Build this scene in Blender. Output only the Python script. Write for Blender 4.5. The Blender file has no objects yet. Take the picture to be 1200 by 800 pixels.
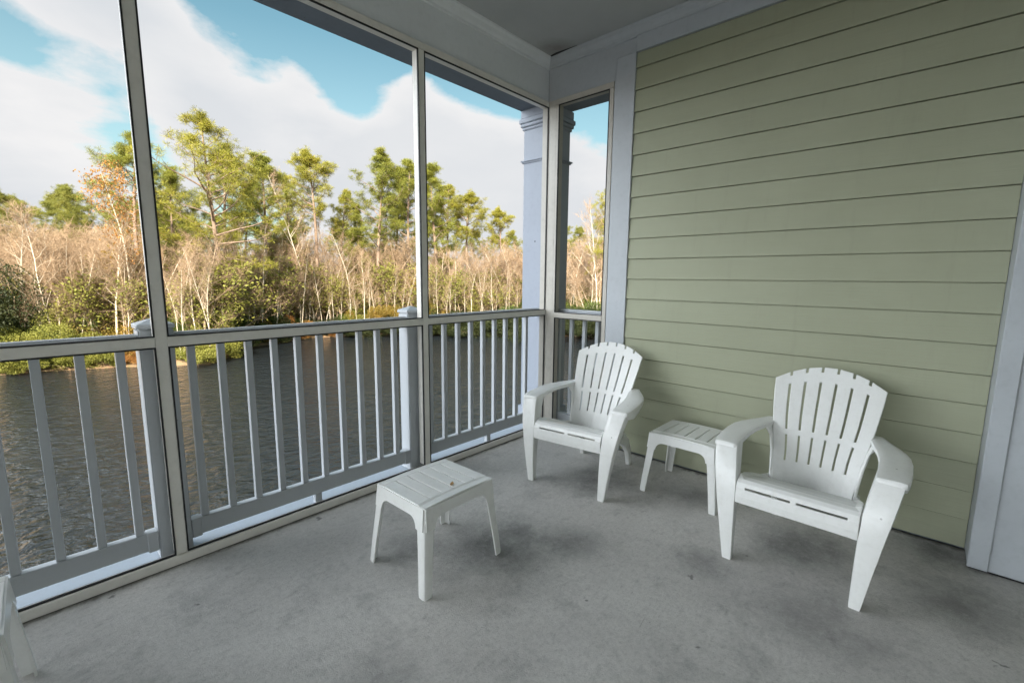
import bpy, bmesh, math, random
import numpy as np
from mathutils import Vector, Matrix
random.seed(7); rng = np.random.default_rng(11)
sc = bpy.context.scene
COL = sc.collection
rad = math.radians

# ------------------------------------------------------------------ camera
M = np.array([[0.67710121, -0.73582557, 0.00973041],
              [-0.09570566, -0.10116257, -0.99025581],
              [0.72963989, 0.66957215, -0.13891997]])   # rows: right, down, forward
CAM = np.array([-3.1999, -2.5426, 1.37])
FPX = 531.38
cd = bpy.data.cameras.new('camera'); cam = bpy.data.objects.new('camera', cd); COL.objects.link(cam)
cd.sensor_width = 36; cd.lens = FPX / 1200 * 36; cd.clip_start = 0.05; cd.clip_end = 2000
U_, S_, V_ = np.linalg.svd(M); Mo = U_ @ V_
mw = Matrix.Identity(4)
for i in range(3):
    mw[i][0] = Mo[0][i]; mw[i][1] = -Mo[1][i]; mw[i][2] = -Mo[2][i]; mw[i][3] = CAM[i]
cam.matrix_world = mw
sc.camera = cam

def spot(px, dist):
    """ground position seen in picture column px at the given distance"""
    r = Mo.T @ np.array([(px - 600) / FPX, (325 - 400) / FPX, 1])
    h = np.hypot(r[0], r[1])
    return CAM[0] + r[0] / h * dist, CAM[1] + r[1] / h * dist
def height_at(px, py, dist):
    r = Mo.T @ np.array([(px - 600) / FPX, (py - 400) / FPX, 1])
    return CAM[2] + r[2] / np.hypot(r[0], r[1]) * dist

# ------------------------------------------------------------------ materials
class NT:
    def __init__(s, m):
        s.t = m.node_tree; s.n = s.t.nodes; s.l = s.t.links
    def add(s, typ, **kw):
        n = s.n.new(typ)
        for k, v in kw.items():
            if k.startswith('i_'):
                n.inputs[k[2:].replace('_', ' ')].default_value = v
            else: setattr(n, k, v)
        return n
    def link(s, a, b): s.l.new(a, b)
    def noise(s, vec, scale, detail=4, rough=.55, dist=0):
        n = s.add('ShaderNodeTexNoise'); n.inputs['Scale'].default_value = scale
        n.inputs['Detail'].default_value = detail; n.inputs['Roughness'].default_value = rough
        n.inputs['Distortion'].default_value = dist
        if vec is not None: s.link(vec, n.inputs['Vector'])
        return n.outputs['Fac']
    def ramp(s, fac, a, b, ca=(0, 0, 0, 1), cb=(1, 1, 1, 1)):
        r = s.add('ShaderNodeValToRGB'); r.color_ramp.elements[0].position = a; r.color_ramp.elements[1].position = b
        r.color_ramp.elements[0].color = ca; r.color_ramp.elements[1].color = cb
        s.link(fac, r.inputs[0]); return r.outputs[0]
    def mix(s, fac, a, b, typ='MIX'):
        m = s.add('ShaderNodeMix', data_type='RGBA', blend_type=typ)
        for sock, v in ((m.inputs['Factor'], fac), (m.inputs['A'], a), (m.inputs['B'], b)):
            if isinstance(v, (int, float)): sock.default_value = v
            elif isinstance(v, tuple): sock.default_value = v if len(v) == 4 else (*v, 1)
            else: s.link(v, sock)
        return m.outputs['Result']
    def math(s, op, a, b=None, c=None, clamp=False):
        m = s.add('ShaderNodeMath', operation=op, use_clamp=clamp)
        for i, v in enumerate((a, b, c)):
            if v is None: continue
            if isinstance(v, (int, float)): m.inputs[i].default_value = v
            else: s.link(v, m.inputs[i])
        return m.outputs[0]
    def mapping(s, vec, scale=(1, 1, 1), loc=(0, 0, 0)):
        m = s.add('ShaderNodeMapping'); m.inputs['Scale'].default_value = scale; m.inputs['Location'].default_value = loc
        s.link(vec, m.inputs['Vector']); return m.outputs[0]

def new_mat(name):
    m = bpy.data.materials.new(name); m.use_nodes = True
    nt = NT(m); b = nt.n['Principled BSDF']
    return m, nt, b

def painted(name, col, rough=.45, grime=.25, gcol=None, bump=.15, gscale=3.0, speck=True, coord='Object'):
    m, nt, b = new_mat(name)
    co = nt.add('ShaderNodeTexCoord').outputs[coord]
    gcol = gcol or tuple(c * .45 for c in col)
    n1 = nt.noise(co, gscale, 6, .65); n2 = nt.noise(co, gscale * 9, 5, .6)
    f = nt.ramp(n1, .42, .78); f2 = nt.ramp(n2, .5, .8)
    f = nt.math('MULTIPLY', nt.math('ADD', f, f2), grime, clamp=True)
    c = nt.mix(f, (*col, 1), (*gcol, 1))
    if speck:
        v = nt.add('ShaderNodeTexVoronoi'); v.inputs['Scale'].default_value = 6.0; nt.link(co, v.inputs['Vector'])
        s = nt.ramp(v.outputs['Distance'], .018, .03, (1, 1, 1, 1), (0, 0, 0, 1))
        c = nt.mix(nt.math('MULTIPLY', s, .55), c, (.08, .07, .06, 1))
    nt.link(c, b.inputs['Base Color']); b.inputs['Roughness'].default_value = rough
    bp = nt.add('ShaderNodeBump'); bp.inputs['Strength'].default_value = bump; bp.inputs['Distance'].default_value = .004
    nt.link(nt.noise(co, 60, 4), bp.inputs['Height']); nt.link(bp.outputs[0], b.inputs['Normal'])
    return m

WHITE_LIT = painted('white_paint_lit', (.42, .45, .48), .5, .16)  # white trim, darkened in colour where faces turn to the sky fill
WHITE_SHADE = painted('white_paint_shade', (.76, .79, .82), .5, .12)  # same white, lightened in colour to offset shade on the inward face
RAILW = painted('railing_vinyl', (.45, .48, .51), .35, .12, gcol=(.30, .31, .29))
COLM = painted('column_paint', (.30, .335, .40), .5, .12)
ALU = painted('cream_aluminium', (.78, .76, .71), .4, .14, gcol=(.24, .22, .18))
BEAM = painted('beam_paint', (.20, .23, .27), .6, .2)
ALU_LIT = painted('cream_aluminium_lit', (.46, .44, .395), .4, .25, gcol=(.22, .21, .17))  # cream aluminium darkened to tan for frame faces turned to the sky fill
GASKET = painted('black_gasket', (.012, .012, .013), .6, .1, speck=False)
PLASTIC = painted('white_plastic', (.78, .79, .775), .27, .14, gcol=(.42, .41, .36), bump=.08, gscale=5)
PLASTIC_OLD = painted('aged_plastic', (.66, .65, .60), .42, .2, gcol=(.36, .34, .27), bump=.08, gscale=5)
LEDGE = painted('ledge_paint', (.34, .39, .45), .6, .35, gcol=(.30, .32, .33), gscale=7)
CEIL = painted('ceiling_paint', (.44, .45, .45), .8, .25, speck=False)
def ceiling_mat():
    m, nt, b = new_mat('ceiling_board')
    co = nt.add('ShaderNodeTexCoord').outputs['Object']
    c = nt.mix(nt.ramp(nt.noise(co, 2, 5), .4, .8), (.47, .48, .48, 1), (.40, .41, .41, 1))
    # brown water stain near the outer corner
    d = nt.add('ShaderNodeVectorMath', operation='DISTANCE'); d.inputs[1].default_value = (-.13, -.17, 3.165)
    nt.link(co, d.inputs[0])
    dd = nt.math('ADD', d.outputs['Value'], nt.math('MULTIPLY', nt.noise(co, 9, 4), .14))
    f = nt.ramp(dd, .10, .25, (1, 1, 1, 1), (0, 0, 0, 1))
    c = nt.mix(nt.math('MULTIPLY', f, .6), c, (.16, .13, .10, 1))
    nt.link(c, b.inputs['Base Color']); b.inputs['Roughness'].default_value = .9
    bp = nt.add('ShaderNodeBump'); bp.inputs['Strength'].default_value = .25; bp.inputs['Distance'].default_value = .004
    nt.link(nt.noise(co, 90, 3), bp.inputs['Height']); nt.link(bp.outputs[0], b.inputs['Normal'])
    return m
CEILM = ceiling_mat()

def siding_mat():
    m, nt, b = new_mat('sage_siding')
    co = nt.add('ShaderNodeTexCoord').outputs['Object']
    st = nt.mapping(co, (1, .9, 14)); st2 = nt.mapping(co, (1, 2.2, 60))
    g1 = nt.noise(st, 3, 6, .6, .6); g2 = nt.noise(st2, 2.5, 5, .6, .8)
    base = nt.mix(nt.ramp(nt.noise(co, 1.6, 5), .35, .75), (.335, .35, .245, 1), (.305, .32, .22, 1))
    c = nt.mix(nt.math('MULTIPLY', nt.ramp(g1, .45, .8), .12), base, (.26, .285, .20, 1))
    # each board takes the paint a little differently
    sx = nt.add('ShaderNodeSeparateXYZ'); nt.link(co, sx.inputs[0])
    bi = nt.math('FLOOR', nt.math('DIVIDE', nt.math('SUBTRACT', sx.outputs['Z'], .015), .1506))
    wn = nt.add('ShaderNodeTexWhiteNoise', noise_dimensions='1D'); nt.link(bi, wn.inputs['W'])
    c = nt.mix(nt.math('MULTIPLY', wn.outputs['Value'], .20), c, (.27, .285, .20, 1))
    st_ = nt.noise(nt.mapping(co, (1, 7, .7), (0, 2, 0)), 2.2, 6, .7)
    c = nt.mix(nt.math('MULTIPLY', nt.ramp(st_, .56, .74), .22), c, (.22, .225, .17, 1))
    low = nt.math('SUBTRACT', .22, nt.math('ADD', sx.outputs['Z'], nt.math('MULTIPLY', nt.noise(co, 5, 5), .22)))
    lowf = nt.ramp(low, 0, .12)
    c = nt.mix(nt.math('MULTIPLY', lowf, .35), c, (.20, .20, .15, 1))
    nt.link(c, b.inputs['Base Color']); b.inputs['Roughness'].default_value = .62
    bp = nt.add('ShaderNodeBump'); bp.inputs['Strength'].default_value = .35; bp.inputs['Distance'].default_value = .0022
    h = nt.math('ADD', g2, nt.math('MULTIPLY', g1, .8))
    nt.link(h, bp.inputs['Height']); nt.link(bp.outputs[0], b.inputs['Normal'])
    return m
SIDING = siding_mat()

def concrete_mat():
    m, nt, b = new_mat('worn_concrete')
    co = nt.add('ShaderNodeTexCoord').outputs['Object']
    c = nt.mix(nt.ramp(nt.noise(co, 1.1, 6, .6, .4), .38, .66), (.59, .575, .55, 1), (.45, .435, .415, 1))
    c = nt.mix(nt.math('MULTIPLY', nt.ramp(nt.noise(co, 3.1, 9, .74, .2), .52, .68), .42), c, (.13, .13, .125, 1))
    c = nt.mix(nt.math('MULTIPLY', nt.ramp(nt.noise(nt.mapping(co, (1, 2.0, 1), (3, 5, 0)), 7, 9, .78, .2), .56, .72), .5), c, (.10, .098, .092, 1))
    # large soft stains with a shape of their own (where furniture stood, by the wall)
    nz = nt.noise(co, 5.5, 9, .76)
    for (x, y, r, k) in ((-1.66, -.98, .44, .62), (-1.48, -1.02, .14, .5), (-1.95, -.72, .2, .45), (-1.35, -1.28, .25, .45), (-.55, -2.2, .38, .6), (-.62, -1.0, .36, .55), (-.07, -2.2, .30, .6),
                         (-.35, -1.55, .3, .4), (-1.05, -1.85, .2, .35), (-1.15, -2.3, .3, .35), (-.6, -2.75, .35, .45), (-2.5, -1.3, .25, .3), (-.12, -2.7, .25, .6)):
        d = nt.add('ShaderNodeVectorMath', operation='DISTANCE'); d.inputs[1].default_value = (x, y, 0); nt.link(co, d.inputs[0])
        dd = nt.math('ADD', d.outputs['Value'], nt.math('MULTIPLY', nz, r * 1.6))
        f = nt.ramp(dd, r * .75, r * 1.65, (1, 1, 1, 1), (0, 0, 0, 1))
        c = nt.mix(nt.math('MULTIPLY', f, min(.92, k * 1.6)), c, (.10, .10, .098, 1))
    # small dark spots and scuffs
    v = nt.add('ShaderNodeTexVoronoi'); v.inputs['Scale'].default_value = 3.4; v.inputs['Randomness'].default_value = 1
    nt.link(nt.add('ShaderNodeVectorMath', operation='ADD').outputs[0], v.inputs['Vector'])
    va = v.inputs['Vector'].links[0].from_node; nt.link(co, va.inputs[0])
    nn = nt.add('ShaderNodeTexNoise'); nn.inputs['Scale'].default_value = 22; nt.link(co, nn.inputs['Vector'])
    sm = nt.add('ShaderNodeVectorMath', operation='SCALE'); sm.inputs['Scale'].default_value = .09; nt.link(nn.outputs['Color'], sm.inputs[0])
    nt.link(sm.outputs[0], va.inputs[1])
    c = nt.mix(nt.math('MULTIPLY', nt.ramp(v.outputs['Distance'], .035, .06, (1, 1, 1, 1), (0, 0, 0, 1)), .75), c, (.05, .045, .04, 1))
    grain = nt.noise(co, 180, 3, .7)
    c = nt.mix(nt.math('MULTIPLY', nt.ramp(grain, .35, .65), .28), c, (.42, .42, .41, 1))
    g2 = nt.noise(co, 75, 4, .8)
    c = nt.mix(nt.math('MULTIPLY', nt.ramp(g2, .5, .7), .35), c, (.17, .17, .165, 1))
    g3 = nt.noise(co, 36, 6, .8)
    c = nt.mix(nt.math('MULTIPLY', nt.ramp(g3, .46, .66), .26), c, (.20, .198, .192, 1))
    g4 = nt.noise(nt.mapping(co, (1, 1, 1), (7, 2, 0)), 26, 6, .8)
    c = nt.mix(nt.math('MULTIPLY', nt.ramp(g4, .52, .68), .22), c, (.66, .65, .63, 1))
    # dirt gathered against the sill and the wall
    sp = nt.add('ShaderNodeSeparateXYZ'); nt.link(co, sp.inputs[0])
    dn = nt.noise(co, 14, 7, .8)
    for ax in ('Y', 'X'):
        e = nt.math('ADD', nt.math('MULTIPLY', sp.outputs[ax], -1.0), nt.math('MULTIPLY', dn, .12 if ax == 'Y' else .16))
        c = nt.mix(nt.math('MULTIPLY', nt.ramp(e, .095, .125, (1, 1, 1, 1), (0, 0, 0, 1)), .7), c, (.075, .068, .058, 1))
    # hairline scuffs
    sn = nt.noise(nt.mapping(co, (1.0, 9, 1), (0, 3, 0)), 2.3, 3, .5, 1.5)
    sc2 = nt.math('ABSOLUTE', nt.math('SUBTRACT', sn, .52))
    c = nt.mix(nt.math('MULTIPLY', nt.ramp(sc2, .0012, .0035, (1, 1, 1, 1), (0, 0, 0, 1)), nt.math('MULTIPLY', nt.ramp(nt.noise(co, 1.7, 3), .52, .62), .45)), c, (.12, .118, .11, 1))
    nt.link(c, b.inputs['Base Color']); b.inputs['Roughness'].default_value = .78
    bp = nt.add('ShaderNodeBump'); bp.inputs['Strength'].default_value = .5; bp.inputs['Distance'].default_value = .004
    nt.link(nt.math('ADD', grain, nt.math('MULTIPLY', nt.noise(co, 18, 5), 1.5)), bp.inputs['Height']); nt.link(bp.outputs[0], b.inputs['Normal'])
    return m
CONC = concrete_mat()

def leaf_mat(name, c1, c2, c3=None, scale=.6, trans=.25):
    m, nt, b = new_mat(name)
    geo = nt.add('ShaderNodeNewGeometry'); oi = nt.add('ShaderNodeObjectInfo')
    n = nt.noise(geo.outputs['Position'], scale, 4, .7)
    c = nt.mix(nt.ramp(n, .35, .65), (*c1, 1), (*c2, 1))
    if c3:
        n2 = nt.noise(geo.outputs['Position'], scale * 3.1, 3, .7)
        c = nt.mix(nt.math('MULTIPLY', nt.ramp(n2, .55, .72), .7), c, (*c3, 1))
    c = nt.mix(.35, c, nt.mix(oi.outputs['Random'], c, (*c2, 1)))
    nt.link(c, b.inputs['Base Color']); b.inputs['Roughness'].default_value = .6; b.inputs['Specular IOR Level'].default_value = .25
    tr = nt.add('ShaderNodeBsdfTranslucent'); nt.link(c, tr.inputs['Color'])
    mx = nt.add('ShaderNodeMixShader'); mx.inputs[0].default_value = trans
    nt.link(b.outputs[0], mx.inputs[1]); nt.link(tr.outputs[0], mx.inputs[2])
    nt.link(mx.outputs[0], nt.n['Material Output'].inputs['Surface'])
    return m
def bark_mat(name, c1, c2, scale=3):
    m, nt, b = new_mat(name)
    co = nt.add('ShaderNodeTexCoord').outputs['Object']
    n = nt.noise(nt.mapping(co, (1, 1, .25)), scale, 6, .7)
    nt.link(nt.mix(nt.ramp(n, .38, .66), (*c1, 1), (*c2, 1)), b.inputs['Base Color']); b.inputs['Roughness'].default_value = .85
    return m
NEEDLE = leaf_mat('pine_needles', (.235, .235, .035), (.36, .33, .05), (.34, .22, .05))
NEEDLE_D = leaf_mat('pine_needles_deep', (.16, .185, .035), (.28, .28, .045), (.28, .20, .05))
EVER = leaf_mat('evergreen_leaves', (.05, .085, .018), (.11, .14, .03))
OLIVE = leaf_mat('olive_leaves', (.17, .19, .035), (.28, .265, .055), scale=.4)
YELLOW = leaf_mat('autumn_leaves', (.34, .20, .045), (.24, .20, .04), (.42, .19, .07), scale=.5)
ORANGE = leaf_mat('orange_leaves', (.42, .23, .055), (.36, .16, .05), scale=.7)
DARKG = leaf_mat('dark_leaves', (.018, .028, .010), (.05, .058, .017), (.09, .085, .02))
PBARK = bark_mat('pine_bark', (.19, .13, .09), (.36, .26, .19))
WBARK = bark_mat('pale_bark', (.74, .66, .53), (.54, .44, .32), 2)
TBARK = bark_mat('tan_bark', (.60, .46, .31), (.42, .30, .20), 2)
TWIG = bark_mat('tan_twigs', (.45, .315, .195), (.31, .215, .13), 2)

# ------------------------------------------------------------------ object helpers
def obj(name, bm, mat, parent=None, smooth=False, loc=None, rz=0):
    me = bpy.data.meshes.new(name)
    if isinstance(bm, bmesh.types.BMesh):
        bmesh.ops.recalc_face_normals(bm, faces=bm.faces)
        bm.to_mesh(me); bm.free()
    o = bpy.data.objects.new(name, me); COL.objects.link(o)
    me.materials.append(mat)
    if smooth:
        me.polygons.foreach_set('use_smooth', [True] * len(me.polygons))
    if parent: o.parent = parent
    if loc: o.location = loc
    if rz: o.rotation_euler = (0, 0, rz)
    return o
def tag(o, label=None, cat=None, group=None, kind=None):
    if label: o['label'] = label
    if cat: o['category'] = cat
    if group: o['group'] = group
    if kind: o['kind'] = kind
    return o
def thing(name, label, cat, loc=(0, 0, 0), rz=0, group=None):
    o = bpy.data.objects.new(name, None); COL.objects.link(o); o.location = loc; o.rotation_euler = (0, 0, rz)
    o.empty_display_size = .1
    return tag(o, label, cat, group)
def dup(root, loc, rz, label, group=None, scale=None):
    r = root.copy(); COL.objects.link(r); r.location = loc; r.rotation_euler = (0, 0, rz); r['label'] = label
    if scale: r.scale = scale
    if group: r['group'] = group
    elif 'group' in r: del r['group']
    for ch in list(root.children):
        c = ch.copy(); COL.objects.link(c); c.parent = r
        for g in list(ch.children):
            d = g.copy(); COL.objects.link(d); d.parent = c
    return r
def bx(bm, x0, x1, y0, y1, z0, z1, bev=.003, seg=1):
    x0, x1 = min(x0, x1), max(x0, x1); y0, y1 = min(y0, y1), max(y0, y1)
    t = bmesh.new(); bmesh.ops.create_cube(t, size=1)
    for v in t.verts:
        v.co = Vector((x0 if v.co.x < 0 else x1, y0 if v.co.y < 0 else y1, z0 if v.co.z < 0 else z1))
    if bev: bmesh.ops.bevel(t, geom=t.edges[:], offset=min(bev, (x1-x0)*.3, (y1-y0)*.3, (z1-z0)*.3), segments=seg, affect='EDGES')
    me = bpy.data.meshes.new('tmp'); t.to_mesh(me); t.free(); bm.from_mesh(me); bpy.data.meshes.remove(me)
    return bm
def box(name, dims, mat, parent=None, bev=.003):
    return obj(name, bx(bmesh.new(), *dims, bev=bev), mat, parent)
def loft(bm, st, n=14, p=3.2, cap=True):
    """st: list of (centre, half axis a, half axis b); rounded-rectangle sections joined into a skin"""
    rings = []
    for c, a, b in st:
        c, a, b = Vector(c), Vector(a), Vector(b); ring = []
        for i in range(n):
            t = 2 * math.pi * (i + .5) / n; cs, sn = math.cos(t), math.sin(t)
            k = (abs(cs) ** p + abs(sn) ** p) ** (-1 / p)
            ring.append(bm.verts.new(c + a * cs * k + b * sn * k))
        rings.append(ring)
    for r0, r1 in zip(rings, rings[1:]):
        for i in range(n):
            bm.faces.new((r0[i], r0[(i+1) % n], r1[(i+1) % n], r1[i]))
    if cap: bm.faces.new(rings[0][::-1]); bm.faces.new(rings[-1])
    return bm
def prism(bm, pts, axis, lo, hi):
    """extrude polygon pts (2-D) along axis between lo and hi"""
    def P(u, v, w):
        return {'x': (w, u, v), 'y': (u, w, v), 'z': (u, v, w)}[axis]
    a = [bm.verts.new(P(u, v, lo)) for u, v in pts]; b = [bm.verts.new(P(u, v, hi)) for u, v in pts]
    bm.faces.new(a); bm.faces.new(b[::-1]); n = len(pts)
    for i in range(n): bm.faces.new((a[i], b[i], b[(i+1) % n], a[(i+1) % n]))
    return bm
def autosmooth(o, ang=35):
    me = o.data
    me.polygons.foreach_set('use_smooth', [True] * len(me.polygons))
    bm = bmesh.new(); bm.from_mesh(me)
    for e in bm.edges:
        if len(e.link_faces) == 2 and e.calc_face_angle(0) > rad(ang): e.smooth = False
    bm.to_mesh(me); bm.free()

XL = -6.6      # left end of the porch
CZ = 3.165     # ceiling height
# ------------------------------------------------------------------ porch shell
fl = box('floor', (XL, 0.0, -3.6, .055, -.20, 0), CONC, bev=0); tag(fl, 'stained grey concrete balcony floor', kind='structure')
le = bmesh.new(); bx(le, XL, .40, .056, .40, -.22, -.002, .006); bx(le, .002, .40, -.85, .055, -.22, -.002, .006)
tag(obj('ledge', le, LEDGE), 'pale painted slab edge under the railing', kind='structure')
ce = box('ceiling', (XL, -.001, -3.6, -.001, CZ, CZ + .12), CEILM, bev=0); tag(ce, 'grey painted porch ceiling', kind='structure')

# siding wall (x = 0), its boards, trim and frieze
wall = thing('siding_wall', 'sage green lap siding wall behind the two adirondack chairs', 'wall', (0, -1.8, 0))
def W(name, bm, mat, par=wall):
    o = obj(name, bm, mat, par); o.location = -Vector(par.location); return o
bm = bmesh.new()
rows = [.015 + .1506 * k for k in range(20)]
prof = [(.02, .0)]
for k, z in enumerate(rows):
    zt = min(z + .1506, 2.985)
    prof += [(.012, z), (-.0165, z), (-.017, z + .004), (-.006, zt - .0045), (.012, zt - .0045)]
prof += [(.02, 2.985)]
prism(bm, [(x, z) for x, z in prof], 'y', -2.80, -.812)
W('siding', bm, SIDING)
W('wall_core', bx(bmesh.new(), .021, .30, -3.6, -.86, -.2, 3.4, 0), BEAM)
bm = bmesh.new(); bx(bm, -.024, .02, -.811, -.655, 0, 2.983); bx(bm, -.018, .02, -.655, -.640, 0, 2.83, .002)
W('trim_board', bm, WHITE_LIT)
W('frieze_board', bx(bmesh.new(), -.024, .02, -2.80, -.811, 2.9845, CZ - .001, .002), WHITE_LIT)
# header beams over the screens
hd = thing('header_beam', 'white boxed beam above the long screened opening', 'beam', (-3, .15, 2.83))
def Hh(name, bm, mat, par): o = obj(name, bm, mat, par); o.location = -Vector(par.location); return o
Hh('beam_face', bx(bmesh.new(), XL, .0, -.002, .04, 2.832, CZ, .002), WHITE_SHADE, hd)
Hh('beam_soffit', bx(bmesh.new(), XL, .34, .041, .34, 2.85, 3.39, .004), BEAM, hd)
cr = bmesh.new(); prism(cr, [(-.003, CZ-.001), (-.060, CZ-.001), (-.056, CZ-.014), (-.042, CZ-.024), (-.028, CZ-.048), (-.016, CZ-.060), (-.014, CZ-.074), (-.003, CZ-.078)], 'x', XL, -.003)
Hh('crown_moulding', cr, WHITE_SHADE, hd)
hs = thing('header_beam', 'short white beam above the narrow corner screen', 'beam', (.15, -.4, 2.83))
Hh('beam_face', bx(bmesh.new(), -.002, .04, -.810, -.003, 2.832, CZ, .002), WHITE_LIT, hs)
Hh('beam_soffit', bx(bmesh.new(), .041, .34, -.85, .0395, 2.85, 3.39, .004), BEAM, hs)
cr = bmesh.new(); prism(cr, [(-.003, CZ-.002), (-.060, CZ-.002), (-.056, CZ-.014), (-.042, CZ-.024), (-.028, CZ-.048), (-.016, CZ-.060), (-.014, CZ-.074), (-.003, CZ-.078)], 'y', -.811, -.004)
Hh('crown_moulding', cr, WHITE_LIT, hs)
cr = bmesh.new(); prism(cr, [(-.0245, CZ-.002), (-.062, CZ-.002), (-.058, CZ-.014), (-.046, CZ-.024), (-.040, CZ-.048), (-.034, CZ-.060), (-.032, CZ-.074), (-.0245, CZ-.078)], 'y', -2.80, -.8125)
W('crown_moulding', cr, WHITE_LIT)
# dark gap where the corner of the crown has opened
g = bmesh.new(); loft(g, [((-.062, -.064, CZ-.004), (.008, 0, 0), (0, .006, .004)), ((-.066, -.13, CZ-.003), (.016, 0, 0), (0, .006, .003)), ((-.066, -.24, CZ-.002), (.006, 0, 0), (0, .006, .002)), ((-.064, -.32, CZ-.001), (.002, 0, 0), (0, .004, .001))], 8, 2)
Hh('open_joint', g, GASKET, hs)

# white boxed pilaster at the right
pl = thing('boxed_pilaster', 'tall white boxed pilaster standing out from the green wall at right', 'pilaster', (-.1, -3.1, 0))
bm = bmesh.new(); bx(bm, -.207, .02, -3.40, -2.802, .012, CZ - .001, .004)
Hh('casing', bm, WHITE_LIT, pl)
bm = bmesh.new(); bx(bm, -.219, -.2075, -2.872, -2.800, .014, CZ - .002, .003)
Hh('corner_board', bm, WHITE_LIT, pl)
bm = bmesh.new(); bx(bm, -.195, .0, -3.39, -2.81, 0, .0115, 0)
Hh('base_shadow_gap', bm, GASKET, pl)
# back wall of the house behind the camera and the block of the building
hw = thing('house', 'sage green sided house that the porch belongs to', 'house', (-3, -8, 0))
bm = bmesh.new(); pr = [(-3.75, 0)]
for k in range(21):
    z = .0 + .1506 * k; pr += [(-3.60, z), (-3.587, min(z + .1506, CZ + .1))]
pr += [(-3.75, CZ + .1)]
prism(bm, pr, 'x', -12, -.001); Hh('wall', bm, SIDING, hw)
bm = bmesh.new(); bx(bm, -12, 2.6, -14, -3.751, -7.5, 3.39, 0); bx(bm, .301, 2.6, -3.75, -.86, -7.5, 3.39, 0)
Hh('house_body', bm, SIDING, hw)
bm = bmesh.new(); prism(bm, [(-14.6, 3.42), (.75, 3.42), (.75, 3.56), (-6.9, 6.6), (-14.6, 3.56)], 'x', -12.5, .62)
prism(bm, [(-14.6, 3.42), (-.62, 3.42), (-.62, 3.50), (-6.9, 6.5), (-14.6, 3.56)], 'x', .621, 2.9)
Hh('roof', bm, BEAM, hw)

m_ = bmesh.new(); bx(m_, -5.3, -1.3, -3.586, -3.55, .001, 2.35, .004)
Hh('bounce_panel', m_, PLASTIC, hw)  # unseen white panel added on the back wall to bounce light forward
# ------------------------------------------------------------------ screen frames
FY0, FY1 = -.022, .045
def gasket(bm, axis, a0, a1, z0, z1, w=.006, f=-.0235):
    # thin black spline around the inside of one screened panel
    for (p0, p1, q0, q1) in ((a0, a0 + w, z0, z1), (a1 - w, a1, z0, z1), (a0 + w, a1 - w, z0, z0 + w), (a0 + w, a1 - w, z1 - w, z1)):
        if axis == 'x': bx(bm, p0, p1, f, -.012, q0, q1, 0)
        else: bx(bm, f, -.012, p0, p1, q0, q1, 0)
sf = thing('screen_frame', 'long cream aluminium screen frame with two uprights beside the pond', 'screen frame', (-3, 0, 0))
ups = [-5.69, -4.24, -2.78, -1.327]
for x in ups: Hh('upright', bx(bmesh.new(), x - .0225, x + .0225, FY0, FY1, .046, 2.788, .002), ALU, sf)
Hh('corner_post', bx(bmesh.new(), -.020, .045, -.100, .045, .0, 2.831, .002), ALU_LIT, sf)
s = bmesh.new(); bx(s, XL, -.021, -.036, .0, 0.002, .046, .003); bx(s, XL, -.021, .0005, .032, 0.002, .034, .002)
Hh('sill', s, ALU, sf)
Hh('top_track', bx(bmesh.new(), XL, -.021, -.024, FY1, 2.789, 2.831, .002), ALU, sf)
edges = [XL] + ups + [-.021 + .0225]
for a, b in zip(edges, edges[1:]):
    x0, x1 = a + .0227, b - .0227
    Hh('mid_rail', bx(bmesh.new(), x0, x1, FY0 - .001, FY1 - .004, 1.046, 1.091, .002), ALU, sf)
    gm = bmesh.new(); gasket(gm, 'x', x0, x1, .0465, 1.0455); gasket(gm, 'x', x0, x1, 1.0915, 2.7885)
    Hh('gasket', gm, GASKET, sf)
sb = thing('screen_frame', 'narrow cream screen frame between the corner post and the green wall', 'screen frame', (0, -.38, 0))
def Y(name, dims, mat, par): return Hh(name, bx(bmesh.new(), *dims, .002), mat, par)
Y('upright', (-.022, .045, -.1245, -.101, .046, 2.788), ALU_LIT, sb)
Y('upright', (-.022, .045, -.639, -.604, .046, 2.788), ALU_LIT, sb)
Y('sill', (-.036, .055, -.639, -.101, .002, .0455), ALU_LIT, sb)
Y('top_track', (-.024, .045, -.639, -.101, 2.789, 2.831), ALU_LIT, sb)
Y('mid_rail', (-.023, .041, -.6035, -.125, 1.029, 1.073), ALU_LIT, sb)
gm = bmesh.new(); gasket(gm, 'y', -.6035, -.125, .0465, 1.0285); gasket(gm, 'y', -.6035, -.125, 1.0735, 2.7885)
Hh('gasket', gm, GASKET, sb)

# ------------------------------------------------------------------ railing outside the screens
RY = .078
ra = thing('balcony_railing', 'long white vinyl railing with balusters overlooking the pond', 'railing', (-3, .1, 0))
def railsec(par, axis, a0, a1, bals, feet):
    def B(bm, p0, p1, q0, q1, z0, z1, bev=.003):
        if axis == 'x': bx(bm, p0, p1, q0, q1, z0, z1, bev)
        else: bx(bm, q0, q1, p0, p1, z0, z1, bev)
        return bm
    m = bmesh.new(); B(m, a0, a1, RY - .018, RY + .055, 1.035, 1.078, .008); B(m, a0, a1, RY - .006, RY + .044, 1.0785, 1.100, .009)
    Hh('top_rail', m, RAILW, par)
    Hh('bottom_rail', B(bmesh.new(), a0, a1, RY - .004, RY + .040, .062, .152, .004), RAILW, par)
    for b in bals:
        Hh('baluster', B(bmesh.new(), b - .016, b + .016, RY + .002, RY + .034, .1525, 1.0345, .002), RAILW, par)
    for f in feet:
        Hh('support_block', B(bmesh.new(), f - .02, f + .02, RY + .0, RY + .036, -.002, .0615, .002), RAILW, par)
    for e, s_ in ((a0, 1), (a1, -1)):
        m = bmesh.new(); B(m, e, e + s_ * .042, RY - .010, RY + .046, .056, .1535, .003)
        Hh('rail_bracket', m, RAILW, par)
PW = .132
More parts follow.
